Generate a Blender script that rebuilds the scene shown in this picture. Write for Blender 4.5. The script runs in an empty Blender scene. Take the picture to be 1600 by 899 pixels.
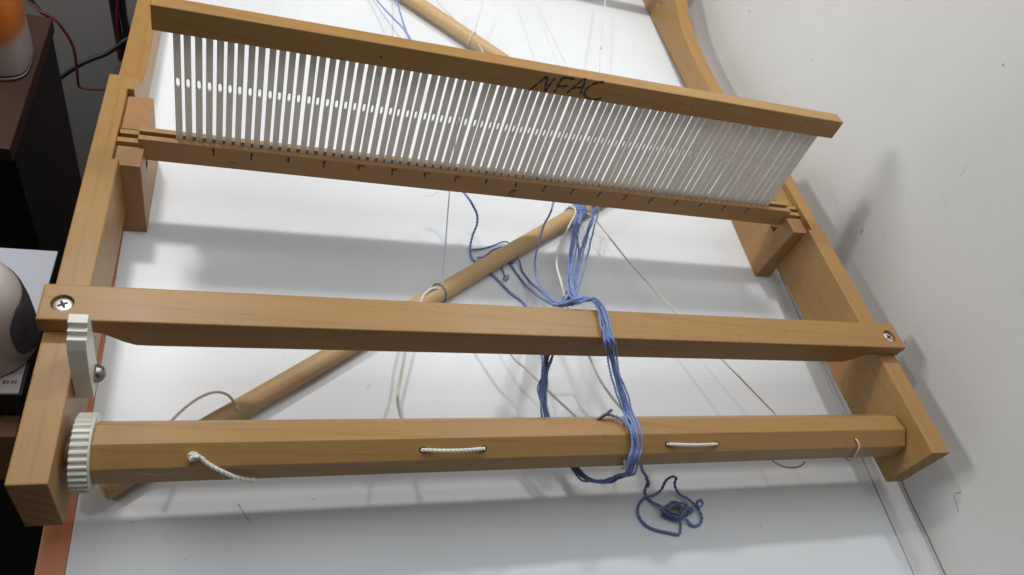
import bpy, bmesh, math, random
from mathutils import Vector, Matrix, Euler
random.seed(7)
sc = bpy.context.scene
COL = sc.collection
S = 0.0254            # the loom is built in inches; the table top is world z = 0
ZT = -2.78            # table top in loom inches (loom z = 0 is the top of the side rails)

KT = math.atan(0.04)  # the loom's front end is propped up: it tilts this much against the table
PV = Vector((0, 10, ZT)); RT = Matrix.Rotation(-KT, 3, 'X')
def L2T(p): return RT @ (Vector(p)-PV) + PV        # loom inches -> table inches (level)
def W(p): return Vector((p[0]*S, p[1]*S, (p[2]-ZT)*S))   # table inches -> world metres

# ------------------------------------------------------------------ camera
CAM_LOC = (-7.9356, -6.5547, 14.7333)
CAM_ROT = (0.6984, -0.3089, -0.1817)
FPX = 1126.5
cam = bpy.data.cameras.new('camera'); camo = bpy.data.objects.new('camera', cam)
RL = Euler(CAM_ROT, 'XYZ').to_matrix(); CL = Vector(CAM_LOC)      # camera in the loom's frame
RC = RT @ RL; CT = L2T(CL)                                        # and in the table's
COL.objects.link(camo); camo.location = W(CT); camo.rotation_euler = RC.to_euler()
cam.sensor_width = 36; cam.lens = FPX/1600*36; cam.clip_start = 0.01; cam.clip_end = 60
cam.dof.use_dof = True; cam.dof.focus_distance = 0.50; cam.dof.aperture_fstop = 16
sc.camera = camo
def at(u, v, z):      # the point at height z (table inches) where the photo shows (u, v)
    d = RC @ Vector(((u-800)/FPX, -(v-449.5)/FPX, -1)); return CT + d*((z-CT.z)/d.z)
def atl(u, v, z):     # the same with z and the result measured from the tilted loom
    d = RL @ Vector(((u-800)/FPX, -(v-449.5)/FPX, -1)); return L2T(CL + d*((z-CL.z)/d.z))
def aty(u, v, y):     # the same at loom depth y
    d = RL @ Vector(((u-800)/FPX, -(v-449.5)/FPX, -1)); return L2T(CL + d*((y-CL.y)/d.y))

# ------------------------------------------------------------------ light
world = bpy.data.worlds.new('World'); sc.world = world; world.use_nodes = True
bg = world.node_tree.nodes['Background']; bg.inputs[0].default_value = (0.93, 0.95, 1.0, 1); bg.inputs[1].default_value = 0.045
def lamp(name, loc, target, sx, sy, power, col):
    l = bpy.data.lights.new(name, 'AREA'); l.shape = 'RECTANGLE'; l.size = sx*S; l.size_y = sy*S
    l.energy = power; l.color = col
    o = bpy.data.objects.new(name, l); COL.objects.link(o); o.location = W(loc)
    d = W(target)-W(loc); o.rotation_euler = d.to_track_quat('-Z', 'Y').to_euler()
    return o
lamp('work_lamp', (-13.8, 21.4, 25.7), (-12.8, 27, ZT), 2.6, 2.6, 2.75, (1.0, 0.98, 0.955))
lamp('work_lamp', (8.8, 21.4, 25.7), (8.4, 27, ZT), 2.6, 2.6, 2.0, (1.0, 0.98, 0.955))
lamp('room_lamp', (-100, 34, 29), (12, 12, 0), 34, 15, 20, (1.0, 0.99, 0.97))
lamp('overhead_fill', (-4, 15, 40), (-4, 15, ZT), 38, 38, 6.1, (0.955, 0.98, 1.0))  # added soft fill from above, stands in for light bounced off the ceiling
vs = sc.view_settings; vs.view_transform = 'Standard'; vs.look = 'None'; vs.exposure = 0; vs.gamma = 1; vs.use_curve_mapping = False
sc.cycles.use_denoising = True

# ------------------------------------------------------------------ materials
def newmat(name):
    m = bpy.data.materials.new(name); m.use_nodes = True
    return m, m.node_tree, m.node_tree.nodes['Principled BSDF']
def N(t, kind, **kw):
    n = t.nodes.new(kind)
    for k, v in kw.items():
        if hasattr(n, k): setattr(n, k, v)
    return n
def ramp(t, fac, stops):
    r = N(t, 'ShaderNodeValToRGB'); e = r.color_ramp.elements
    while len(e) > 1: e.remove(e[0])
    e[0].position = stops[0][0]; e[0].color = (*stops[0][1], 1)
    for p, c in stops[1:]:
        k = e.new(p); k.color = (*c, 1)
    t.links.new(fac, r.inputs[0]); return r.outputs[0]
def mixc(t, fac, a, b, mode='MIX'):
    n = N(t, 'ShaderNodeMix', data_type='RGBA', blend_type=mode)
    if isinstance(fac, (int, float)): n.inputs[0].default_value = fac
    else: t.links.new(fac, n.inputs[0])
    for k, x in ((6, a), (7, b)):
        if isinstance(x, tuple): n.inputs[k].default_value = (*x, 1)
        else: t.links.new(x, n.inputs[k])
    return n.outputs[2]
def coords(t, scale, rnd=True, rot=(0, 0, 0)):
    tc = N(t, 'ShaderNodeTexCoord'); oi = N(t, 'ShaderNodeObjectInfo')
    src = tc.outputs['Object']
    if rnd:
        mu = N(t, 'ShaderNodeMath', operation='MULTIPLY'); mu.inputs[1].default_value = 3.7
        t.links.new(oi.outputs['Random'], mu.inputs[0])
        ad = N(t, 'ShaderNodeVectorMath', operation='ADD'); t.links.new(src, ad.inputs[0]); t.links.new(mu.outputs[0], ad.inputs[1]); src = ad.outputs[0]
    mp = N(t, 'ShaderNodeMapping'); mp.inputs['Scale'].default_value = scale; mp.inputs['Rotation'].default_value = rot
    t.links.new(src, mp.inputs[0]); return mp.outputs[0]
def noise(t, vec, scale, detail=4, rough=.55, dist=0):
    n = N(t, 'ShaderNodeTexNoise'); n.inputs['Scale'].default_value = scale; n.inputs['Detail'].default_value = detail
    n.inputs['Roughness'].default_value = rough; n.inputs['Distortion'].default_value = dist
    t.links.new(vec, n.inputs['Vector']); return n.outputs[0]
def bump(t, b, h, strength, dist=.0005):
    n = N(t, 'ShaderNodeBump'); n.inputs['Strength'].default_value = strength; n.inputs['Distance'].default_value = dist
    t.links.new(h, n.inputs['Height']); t.links.new(n.outputs[0], b.inputs['Normal'])

def wood(name, axis, light, dark, line, rough=.37, grain=1.0):
    """grain runs along the given axis of the object"""
    m, t, b = newmat(name)
    def sc3(along, across): s = [across]*3; s['xyz'.index(axis)] = along; return tuple(s)
    broad = noise(t, coords(t, sc3(1.6, 16)), 1.0, 5, .55, .6)
    base = ramp(t, broad, [(.25, dark), (.5, tuple((a+c)/2 for a, c in zip(light, dark))), (.75, light)])
    # growth rings: bands of a slowly wandering coordinate, cut thin
    wv = N(t, 'ShaderNodeTexWave', wave_type='BANDS', bands_direction='DIAGONAL', wave_profile='SAW')
    wv.inputs['Scale'].default_value = 1.0; wv.inputs['Distortion'].default_value = 5.5; wv.inputs['Detail'].default_value = 2.5
    wv.inputs['Detail Scale'].default_value = .55; wv.inputs['Detail Roughness'].default_value = .45
    t.links.new(coords(t, sc3(2.6, 40)), wv.inputs['Vector'])
    ln = ramp(t, wv.outputs['Fac'], [(.0, (.75,)*3), (.05, (0,)*3), (.86, (0,)*3), (1, (.75,)*3)])
    lm = N(t, 'ShaderNodeMath', operation='MULTIPLY'); lm.inputs[1].default_value = .27*grain; t.links.new(ln, lm.inputs[0])
    c1 = mixc(t, lm.outputs[0], base, line)
    fine = noise(t, coords(t, sc3(30, 900)), 1.0, 3, .6)
    f2 = ramp(t, fine, [(.3, (.80,)*3), (.6, (1,)*3)])
    c2 = mixc(t, .55, c1, f2, 'MULTIPLY')
    blot = noise(t, coords(t, (9, 9, 9)), 1.0, 3, .6)
    c3 = mixc(t, .35, c2, ramp(t, blot, [(.35, (.82, .80, .78)), (.65, (1, 1, 1))]), 'MULTIPLY')
    oi = N(t, 'ShaderNodeObjectInfo')
    c3 = mixc(t, 1.0, c3, ramp(t, oi.outputs['Random'], [(0, (.86, .84, .82)), (.5, (1, .97, .93)), (1, (1.06, 1.03, 1.02))]), 'MULTIPLY')
    dent = noise(t, coords(t, (120, 120, 120)), 1.0, 2, .5)
    c3 = mixc(t, ramp(t, dent, [(.70, (0,)*3), (.78, (.45,)*3)]), c3, line)
    t.links.new(c3, b.inputs['Base Color'])
    rr = N(t, 'ShaderNodeMapRange'); rr.inputs['To Min'].default_value = rough-.08; rr.inputs['To Max'].default_value = rough+.12
    t.links.new(blot, rr.inputs['Value']); t.links.new(rr.outputs[0], b.inputs['Roughness'])
    b.inputs['Specular IOR Level'].default_value = .34
    bump(t, b, fine, .12, .0003)
    return m
ML, MD, MLN = (.40, .237, .088), (.325, .184, .062), (.19, .095, .033)
maple = {a: wood('maple_'+a, a, ML, MD, MLN) for a in 'xyz'}
BL_, BD_ = (.40, .225, .105), (.32, .17, .075)
beech = wood('beech_x', 'x', (.43, .26, .115), (.35, .20, .082), (.22, .11, .05), .5, .5)
blockwood = wood('block_wood', 'z', (.41, .238, .104), (.335, .185, .074), (.22, .105, .045), .45, .9)
dowelm = wood('pine_dowel', 'z', (.62, .44, .24), (.50, .34, .17), (.36, .22, .10), .5, .5)
orangewood = wood('orange_wood', 'y', (.66, .27, .14), (.55, .21, .10), (.4, .14, .07), .45, .4)
brownwood = wood('brown_wood', 'y', (.075, .038, .028), (.05, .025, .019), (.03, .015, .01), .45, .6)
cratewood = wood('crate_wood', 'z', (.5, .27, .15), (.38, .2, .1), (.2, .09, .05), .55, .8)

def plain(name, col, rough=.5, var=.06, scale=40, metal=0, bumps=0, spec=None):
    m, t, b = newmat(name)
    n = noise(t, coords(t, (scale,)*3), 1.0, 4)
    lo = tuple(max(0, c*(1-var)) for c in col); hi = tuple(min(1, c*(1+var)) for c in col)
    t.links.new(ramp(t, n, [(.3, lo), (.7, hi)]), b.inputs['Base Color'])
    b.inputs['Roughness'].default_value = rough; b.inputs['Metallic'].default_value = metal
    if spec is not None: b.inputs['Specular IOR Level'].default_value = spec
    if bumps: bump(t, b, n, bumps)
    return m
def painted(name, col, rough, speck, bump_s, scale_bump, seed=0.0, smear=.05):
    """white painted or laminated board: faint cloudiness, sparse dark specks, fine orange-peel"""
    m, t, b = newmat(name)
    cl = noise(t, coords(t, (4, 4, 4), False), 1.0, 5, .6)
    base = ramp(t, cl, [(.3, tuple(c*(1-smear) for c in col)), (.7, col)])
    vo = N(t, 'ShaderNodeTexVoronoi'); vo.inputs['Scale'].default_value = 22
    t.links.new(coords(t, (1, 1, 1), False), vo.inputs['Vector'])
    dotm = ramp(t, vo.outputs['Distance'], [(0, (1,)*3), (.018, (1,)*3), (.03, (0,)*3)])
    sel = N(t, 'ShaderNodeSeparateColor'); t.links.new(vo.outputs['Color'], sel.inputs[0])
    s2 = ramp(t, sel.outputs[0], [(0, (0,)*3), (1-speck, (0,)*3), (1-speck+.02, (1,)*3)])
    mm = N(t, 'ShaderNodeMath', operation='MULTIPLY'); t.links.new(dotm, mm.inputs[0]); t.links.new(s2, mm.inputs[1])
    m2 = N(t, 'ShaderNodeMath', operation='MULTIPLY'); m2.inputs[1].default_value = .75; t.links.new(mm.outputs[0], m2.inputs[0])
    c1 = mixc(t, m2.outputs[0], base, (.12, .11, .10))
    sm = noise(t, coords(t, (14, 14, 40), False, (.4, .3, .2)), 1.0, 6, .7, 1.2)
    c2 = mixc(t, ramp(t, sm, [(.66, (0,)*3), (.82, (.30,)*3)]), c1, tuple(c*.72 for c in col))
    t.links.new(c2, b.inputs['Base Color']); b.inputs['Roughness'].default_value = rough
    bump(t, b, noise(t, coords(t, (scale_bump,)*3, False), 1.0, 3), bump_s, .0004)
    return m
table_white = painted('white_laminate', (.745, .77, .795), .36, .08, .12, 900, smear=.07)
wall_white = painted('white_wall_paint', (.69, .69, .675), .55, .12, .35, 420, smear=.10)
strip_white = painted('white_strip_paint', (.66, .65, .67), .5, .15, .2, 500)
def heddle_plastic():
    m, t, b = newmat('heddle_plastic')
    n = noise(t, coords(t, (60, 60, 25)), 1.0, 4)
    t.links.new(ramp(t, n, [(.25, (.70, .675, .64)), (.7, (.78, .76, .73))]), b.inputs['Base Color'])
    b.inputs['Roughness'].default_value = .4
    tr = N(t, 'ShaderNodeBsdfTranslucent'); tr.inputs[0].default_value = (.80, .78, .74, 1)      # thin white plastic lets some light through
    mx = N(t, 'ShaderNodeMixShader'); mx.inputs[0].default_value = .48
    out = t.nodes['Material Output']
    t.links.new(b.outputs[0], mx.inputs[1]); t.links.new(tr.outputs[0], mx.inputs[2]); t.links.new(mx.outputs[0], out.inputs[0])
    return m
slatm = heddle_plastic()
nylon = plain('white_nylon', (.70, .69, .62), .30, .08, 60)
ivory = plain('ivory_plastic', (.72, .70, .62), .35, .04, 40)
steel = plain('zinc_steel', (.80, .81, .82), .48, .08, 300, .85)
darksteel = plain('grey_bolt_steel', (.33, .34, .34), .33, .15, 200, 1.0)
recess = plain('screw_recess', (.03, .03, .035), .5, .1, 100, .6)
holedark = plain('dark_hole', (.02, .013, .008), .8)
ink = plain('black_ink', (.018, .016, .016), .55, .2, 500)
redink = plain('red_ink', (.30, .025, .03), .55, .2, 500)
blackpl = plain('black_plastic', (.012, .012, .013), .45, .2, 80)
cable_b = plain('black_cable', (.02, .02, .022), .45)
cable_r = plain('red_cable', (.15, .012, .022), .5)
shadedpanel = plain('shaded_panel', (.46, .45, .44), .6, .08, 6)  # a white surface below table height, its shade put into the grey
def fibre(name, c0, c1, twist=2600):
    m, t, b = newmat(name)
    n = noise(t, coords(t, (700, 700, 700)), 1.0, 3, .7)
    n2 = noise(t, coords(t, (45, 45, 45)), 1.0, 2)
    col = mixc(t, .5, ramp(t, n, [(.3, c0), (.7, c1)]), ramp(t, n2, [(.3, c0), (.7, c1)]))
    t.links.new(col, b.inputs['Base Color']); b.inputs['Roughness'].default_value = .85
    b.inputs['Sheen Weight'].default_value = .35; b.inputs['Sheen Roughness'].default_value = .4
    bump(t, b, n, .25, .0003); return m
blue = fibre('blue_yarn', (.13, .205, .45), (.27, .37, .67))
bluedark = fibre('dark_blue_yarn', (.09, .145, .34), (.19, .28, .54))
browny = fibre('faded_brown_yarn', (.10, .075, .085), (.2, .16, .18))
cream = fibre('cream_cord', (.62, .60, .54), (.80, .78, .72))
tan = fibre('tan_cord', (.58, .52, .41), (.74, .68, .56))
palet = fibre('pale_thread', (.60, .58, .52), (.76, .74, .68))
palebl = fibre('pale_blue_thread', (.42, .52, .72), (.66, .72, .82))

# ------------------------------------------------------------------ mesh helpers
def obj(name, verts, faces, mat, parent=None, smooth=False, local=False, orig=(0, 0, 0), tilt=False):
    """verts in loom inches; a child's verts become local to its unrotated parent (local=True: already local inches)"""
    me = bpy.data.meshes.new(name)
    if local: vv = [Vector(v)*S for v in verts]
    else:
        base = Vector((0, 0, 0))
        p = parent
        while p is not None: base = base + p.location; p = p.parent
        if parent is None: base = W(orig)
        rt = parent
        while rt is not None and rt.parent is not None: rt = rt.parent
        if tilt or (rt is not None and rt.name.startswith('rigid_heddle_loom')): verts = [L2T(v) for v in verts]
        vv = [W(v)-base for v in verts]
    me.from_pydata(vv, [], faces)
    if isinstance(mat, (list, tuple)):
        for m in mat: me.materials.append(m)
    else: me.materials.append(mat)
    if smooth:
        for f in me.polygons: f.use_smooth = True
    o = bpy.data.objects.new(name, me); COL.objects.link(o)
    if parent is not None: o.parent = parent
    elif not local: o.location = W(orig)
    return o
def tag(o, label=None, cat=None, group=None, kind=None):
    if label: o['label'] = label
    if cat: o['category'] = cat
    if group: o['group'] = group
    if kind: o['kind'] = kind
    return o
def empty(name, loc):
    o = bpy.data.objects.new(name, None); o.empty_display_size = .02; COL.objects.link(o); o.location = W(loc); return o
def box(x0, x1, y0, y1, z0, z1):
    v = [(x, y, z) for x in (x0, x1) for y in (y0, y1) for z in (z0, z1)]
    f = [(0, 1, 3, 2), (4, 6, 7, 5), (0, 4, 5, 1), (2, 3, 7, 6), (0, 2, 6, 4), (1, 5, 7, 3)]
    return v, f
def prism(poly, a0, a1, axis):
    """extrude a polygon along an axis; poly is (y,z) for x, (x,z) for y, (x,y) for z"""
    n = len(poly)
    def P(p, a): return {'x': (a, p[0], p[1]), 'y': (p[0], a, p[1]), 'z': (p[0], p[1], a)}[axis]
    v = [P(p, a0) for p in poly]+[P(p, a1) for p in poly]
    f = [tuple(range(n))[::-1], tuple(range(n, 2*n))]+[(i, (i+1) % n, n+(i+1) % n, n+i) for i in range(n)]
    return v, f
def bevelled(o, r=.03, seg=2, ang=25):
    bm = bmesh.new(); bm.from_mesh(o.data); bmesh.ops.recalc_face_normals(bm, faces=bm.faces)
    es = [e for e in bm.edges if len(e.link_faces) == 2 and e.calc_face_angle(0) > math.radians(ang)]
    bmesh.ops.bevel(bm, geom=es, offset=r*S, segments=seg, profile=.6, affect='EDGES', clamp_overlap=True)
    bm.to_mesh(o.data); bm.free(); return o
def fixn(o):
    bm = bmesh.new(); bm.from_mesh(o.data); bmesh.ops.recalc_face_normals(bm, faces=bm.faces); bm.to_mesh(o.data); bm.free(); return o
def cut(o, cutters):
    """boolean difference; cutters are (verts, faces) in loom inches"""
    tmp = []
    for v, f in cutters:
        c = obj('cutter', v, f, holedark, tilt=True); fixn(c); tmp.append(c)
        md = o.modifiers.new('b', 'BOOLEAN'); md.operation = 'DIFFERENCE'; md.solver = 'EXACT'; md.object = c
    bpy.context.view_layer.update()
    dg = bpy.context.evaluated_depsgraph_get()
    me = bpy.data.meshes.new_from_object(o.evaluated_get(dg), preserve_all_data_layers=True, depsgraph=dg)
    o.modifiers.clear(); old = o.data; o.data = me; me.name = old.name
    for c in tmp: bpy.data.objects.remove(c)
    return o
def circ(cx, cy, r, n=24, a0=0): return [(cx+r*math.cos(a0+2*math.pi*i/n), cy+r*math.sin(a0+2*math.pi*i/n)) for i in range(n)]
def lathe(profile, c, n=28, sx=1.0, sy=1.0, ex=1.0):
    """profile (r, z); ex < 1 squares the section off"""
    v = []; f = []
    def sg(a): return math.copysign(abs(a)**ex, a)
    for r, z in profile:
        for i in range(n):
            a = 2*math.pi*i/n; v.append((c[0]+sx*r*sg(math.cos(a)), c[1]+sy*r*sg(math.sin(a)), c[2]+z))
    for k in range(len(profile)-1):
        for i in range(n): f.append((k*n+i, k*n+(i+1) % n, (k+1)*n+(i+1) % n, (k+1)*n+i))
    f.append(tuple(range(n))[::-1]); f.append(tuple(range((len(profile)-1)*n, len(profile)*n)))
    return v, f
def catmull(pts, step=.06):
    P = [Vector(p) for p in pts]
    if len(P) == 2: P = [P[0], P[0].lerp(P[1], .33), P[0].lerp(P[1], .67), P[1]]
    P = [P[0]*2-P[1]]+P+[P[-1]*2-P[-2]]
    out = []
    for i in range(1, len(P)-2):
        p0, p1, p2, p3 = P[i-1:i+3]; n = max(2, int((p2-p1).length/step))
        for k in range(n):
            s = k/n; out.append(.5*((2*p1)+(p2-p0)*s+(2*p0-5*p1+4*p2-p3)*s*s+(3*p1-p0-3*p2+p3)*s**3))
    out.append(P[-2]); return out
def sweep(path, rad, n=6, ph=None, off=0.0):
    """tube along a path; off/ph wind it helically round the path"""
    v = []; f = []; L = len(path); up = Vector((.3, .2, 1)).normalized(); prev = None; cs = []
    fr = []
    for i, p in enumerate(path):
        t = (path[min(i+1, L-1)]-path[max(i-1, 0)])
        t = t.normalized() if t.length > 1e-9 else Vector((1, 0, 0))
        if prev is None:
            a = t.cross(up)
            if a.length < 1e-3: a = t.cross(Vector((1, 0, 0)))
        else: a = prev - t*prev.dot(t)
        a.normalize(); prev = a; fr.append((t, a, t.cross(a)))
    for i, p in enumerate(path):
        t, a, b = fr[i]; c = p
        if off: c = p+(a*math.cos(ph[i])+b*math.sin(ph[i]))*off
        r = rad(i/(L-1)) if callable(rad) else rad
        for k in range(n):
            q = 2*math.pi*k/n; v.append(c+(a*math.cos(q)+b*math.sin(q))*r)
    for i in range(L-1):
        for k in range(n): f.append((i*n+k, i*n+(k+1) % n, (i+1)*n+(k+1) % n, (i+1)*n+k))
    f.append(tuple(range(n))[::-1]); f.append(tuple(range((L-1)*n, L*n)))
    return v, f
def add(A, B):
    k = len(A[0]); A[0].extend(B[0]); A[1].extend(tuple(i+k for i in f) for f in B[1])
def strand(pts, r=.05, plies=2, pitch=None, jit=0.0, step=None, fuzz=0):
    """a spun yarn or cord: two or three plies wound round each other"""
    step = step or max(.035, r*.9)
    path = catmull(pts, step)
    if jit:
        ph = [random.uniform(0, 6.28) for _ in range(6)]
        path = [p+Vector((math.sin(i*.21+ph[0])+.6*math.sin(i*.53+ph[1]), math.sin(i*.17+ph[2])+.6*math.sin(i*.47+ph[3]), .6*math.sin(i*.19+ph[4])))*jit for i, p in enumerate(path)]
    G = ([], [])
    pitch = pitch or r*5.5
    s = [0.0]
    for i in range(1, len(path)): s.append(s[-1]+(path[i]-path[i-1]).length)
    if plies == 1: add(G, sweep(path, r, 7))
    else:
        for k in range(plies):
            ph = [2*math.pi*(x/pitch)+2*math.pi*k/plies for x in s]
            add(G, sweep(path, r*.62, 6, ph, r*.46))
    for _ in range(int(fuzz*s[-1])):            # loose hairs standing off the yarn
        i = random.randrange(2, len(path)-2); p = path[i]
        d = Vector((random.uniform(-1, 1), random.uniform(-1, 1), random.uniform(-.3, 1))).normalized()
        l = random.uniform(.06, .16)
        add(G, sweep([p, p+d*l*.5, p+d*l+Vector((random.uniform(-.03, .03), random.uniform(-.03, .03), 0))], .0035, 3))
    return G
def bundle(pts, n, spread, r, seed, fuzz=0, ends=1.0):
    random.seed(seed); G = ([], [])
    for k in range(n):
        o = [Vector((random.uniform(-1, 1), random.uniform(-1, 1), random.uniform(-.5, .5)))*spread for _ in range(len(pts))]
        base = Vector((random.uniform(-1, 1), random.uniform(-.4, .4), random.uniform(-.4, .6)))*spread
        pp = [Vector(p)+base*1.1+x*.35 for p, x in zip(pts, o)]
        add(G, strand(pp, r*random.uniform(.8, 1.15), 2, jit=.009, fuzz=fuzz))
    return G
def px(*uvz): return [at(u, v, z) if z < -2.14 else atl(u, v, z) for u, v, z in uvz]
def ribbon(pts, w, nrm):
    """flat pen stroke lying on a face; pts in local inches, nrm the face normal"""
    path = catmull(pts, .04); v = []; f = []; nn = Vector(nrm)
    for i, p in enumerate(path):
        t = (path[min(i+1, len(path)-1)]-path[max(i-1, 0)]).normalized(); s = nn.cross(t)
        ww = w*(.8+.3*math.sin(i*1.3)+.15*math.sin(i*.5))*(.6 if i in (0, len(path)-1) else 1)
        v += [p+s*ww/2, p-s*ww/2]
    for i in range(len(path)-1): f.append((2*i, 2*i+1, 2*i+3, 2*i+2))
    return v, f

def end_material():
    m, t, b = newmat('end_grain')
    wv = N(t, 'ShaderNodeTexWave', wave_type='RINGS', rings_direction='SPHERICAL'); wv.inputs['Scale'].default_value = 42; wv.inputs['Distortion'].default_value = 3.0; wv.inputs['Detail'].default_value = 3
    t.links.new(coords(t, (1, 1, 1)), wv.inputs['Vector'])
    n = noise(t, coords(t, (600, 600, 600)), 1.0, 3, .6)
    c = mixc(t, .5, ramp(t, wv.outputs['Fac'], [(.2, (.24, .13, .05)), (.8, (.34, .20, .08))]), ramp(t, n, [(.3, (.22, .12, .045)), (.7, (.36, .21, .085))]))
    t.links.new(c, b.inputs['Base Color']); b.inputs['Roughness'].default_value = .6; b.inputs['Specular IOR Level'].default_value = .25
    bump(t, b, n, .25, .0004); return m
endm = end_material()
def endgrain(o, ax):
    o.data.materials.append(endm); k = len(o.data.materials)-1
    for p in o.data.polygons:
        if abs(p.normal[ax]) > .9 and (ax != 1 or p.center.y < min(v.co.y for v in o.data.vertices)+.004): p.material_index = k
# ================================================================== SETTING
# work table: white top with a bare orange wood edge on its left
TY0, TY1 = -9, 34
def tl(y): return -11.25-.010*y            # left border of the white surface
def sm(y): return 12.00+.015*y              # seam between the table and the wall strip
def wl(y): return 13.05+.008*y              # wall face
table = tag(empty('work_table', (0, 10, ZT)), 'white topped work table with orange wood edge under the loom', 'table')
v, f = prism([(tl(TY0), TY0), (sm(TY0), TY0), (sm(TY1), TY1), (tl(TY1), TY1)], ZT-1.1, ZT, 'z')
bevelled(obj('table_top', v, f, table_white, table), .02, 2)
v, f = prism([(tl(TY0)-.58, TY0), (tl(TY0)-.006, TY0), (tl(TY1)-.006, TY1), (tl(TY1)-.58, TY1)], ZT-1.3, ZT-.012, 'z')
bevelled(obj('edge_strip', v, f, orangewood, table), .03, 2)
for ly in (-7, 31):
    v, f = box(-10.8, -9.2, ly, ly+1.6, -32, ZT-1.1); obj('leg', v, f, orangewood, table)
# strip and wall on the right
v, f = prism([(sm(TY0)+.03, TY0), (wl(TY0)+.02, TY0), (wl(TY1)+.02, TY1), (sm(TY1)+.03, TY1)], ZT-2.0, ZT+.03, 'z')
o = obj('wall_strip', v, f, strip_white); tag(o, kind='structure')
for k, vv in enumerate(o.data.vertices):                  # strip rises a little towards the wall
    if vv.co.z > W((0, 0, ZT)).z-.001 and vv.co.x > (sm(vv.co.y/S)+.5)*S: vv.co.z += .16*S
bevelled(o, .03, 2)
v, f = prism([(wl(-14), -14), (wl(-14)+4, -14), (wl(60)+4, 60), (wl(60), 60)], -34, 30, 'z')
wall = tag(obj('wall', v, f, wall_white), kind='structure')
# caulk line and scuffs on the wall
cl = [(wl(y)-.012, y, ZT+.205+.012*math.sin(y*3.1)) for y in [TY0+i*.5 for i in range(60)]]
v, f = sweep([Vector(p) for p in cl], .016, 5); obj('caulk_line', v, f, plain('brown_caulk', (.17, .12, .09), .8), wall)
def wallpt(u, v):
    d = RC @ Vector(((u-800)/FPX, -(v-449.5)/FPX, -1)); c = CT
    t = (13.05+.008*c.y-c.x)/(d.x-.008*d.y); p = c+d*t; return p-Vector((.008, 0, 0))
def wall_mark(uv, w, m):
    v, f = ribbon([wallpt(*p) for p in uv], w*.7, (-1, .008, 0)); obj('scuff_mark', v, f, m, wall)
graph = plain('graphite_mark', (.26, .255, .25), .8); faint = plain('faint_scuff', (.57, .58, .58), .8)
wall_mark([(1498, 800), (1494, 785), (1491, 774), (1495, 771), (1502, 769)], .035, graph)
wall_mark([(1345, 365), (1347, 361), (1349, 358)], .06, graph)
wall_mark([(1481, 327), (1478, 320), (1474, 312), (1470, 305)], .03, faint)
wall_mark([(1500, 275), (1506, 267), (1513, 256)], .05, faint)
wall_mark([(1298, 300), (1303, 308), (1309, 318)], .06, faint)
wall_mark([(1380, 380), (1381, 368), (1384, 360)], .05, faint)
wall_mark([(1212, 88), (1220, 100), (1226, 112)], .025, faint)
wall_mark([(1220, 134), (1226, 145), (1231, 153)], .025, faint)
wall_mark([(1170, 16), (1172, 20)], .05, graph); wall_mark([(1567, 100), (1569, 104)], .06, graph)
wall_mark([(1413, 532), (1415, 537)], .05, graph); wall_mark([(1270, 92), (1270, 95)], .04, graph)
# marks on the table
def table_mark(uv, w, m):
    v, f = ribbon([at(u, vv, ZT+.006) for u, vv in uv], w, (0, 0, 1)); obj('pen_mark', v, f, m, table)
table_mark([(665, 307), (675, 305), (682, 302), (686, 299)], .03, faint)
table_mark([(573, 607), (577, 603), (582, 599)], .03, faint)
table_mark([(372, 787), (380, 800), (392, 818)], .02, graph)
for u, v_ in [(345, 389), (458, 415), (672, 476), (683, 415), (182, 435), (976, 354), (1014, 351), (1105, 592), (443, 561), (490, 780), (259, 838), (290, 874), (205, 817), (1188, 822), (860, 749)]:
    p = at(u, v_, ZT+.006); v, f = prism(circ(p.x, p.y, random.uniform(.012, .022), 7), ZT+.002, ZT+.008, 'z'); obj('speck', v, f, graph, table)
# floor and the panel behind, in the dark beside the table
v, f = box(-90, 40, -30, 60, -33, -32); tag(obj('floor', v, f, plain('dark_floor', (.03, .028, .027), .7)), kind='structure')
v, f = box(-60, -13.2, 33, 34, -32, ZT-.6); tag(obj('back_panel', v, f, shadedpanel), kind='structure')

# ================================================================== LOOM
XL, XR, TH = -11.92, 12.02, .70
loom = tag(empty('rigid_heddle_loom', (0, 10, ZT)), 'pale maple frame loom lying on the white table beside the wall', 'loom')
ztop = [(12.26, 0), (12.36, -.02), (12.43, -.08), (12.48, -.2), (12.56, -.38), (12.72, -.56), (12.95, -.71), (13.3, -.84), (13.8, -.92), (15, -.94), (18, -.94), (20, -.92), (21.2, -.87), (22.2, -.79), (23.0, -.67), (23.7, -.5), (24.3, -.3), (24.8, -.15), (25.4, -.04), (26, 0), (29.5, 0)]
prof = [(29.5, -2.06), (0, -2.06), (0, 0)]+ztop
for x0, x1, side in ((XL, XL+TH, 1), (XR-TH, XR, -1)):
    v, f = prism(prof, x0, x1, 'x'); r = obj('side_rail', v, f, maple['y'], loom); bevelled(r, .035, 2, 40)
    xi = x1 if side > 0 else x0
    n0, n1 = (xi-.17, xi+.1) if side > 0 else (xi-.1, xi+.17)
    cut(r, [box(n0, n1, 8.9, 11.78, -1.2, .2)])
    endgrain(r, 1)
    hx = xi+(.004 if side > 0 else -.004)
    v, f = prism(circ(25.69, -1.06, .06, 12), hx-.003, hx+.003, 'x'); obj('peg_hole', v, f, holedark, r)
    # heddle block with its slot, standing on the table
    b0, b1 = (xi-.165, xi+.49) if side > 0 else (xi-.49, xi+.165)
    v, f = prism([(8.92, ZT-.04*1.08+.004), (11.78, ZT+.04*1.78+.004), (11.78, -.22), (8.92, -.22)], b0, b1, 'x'); b = obj('heddle_block', v, f, blockwood, loom); bevelled(b, .03, 2)
    cut(b, [box(b0-.2, b1+.2, 9.66, 10.36, -1.05, .3)])
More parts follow.
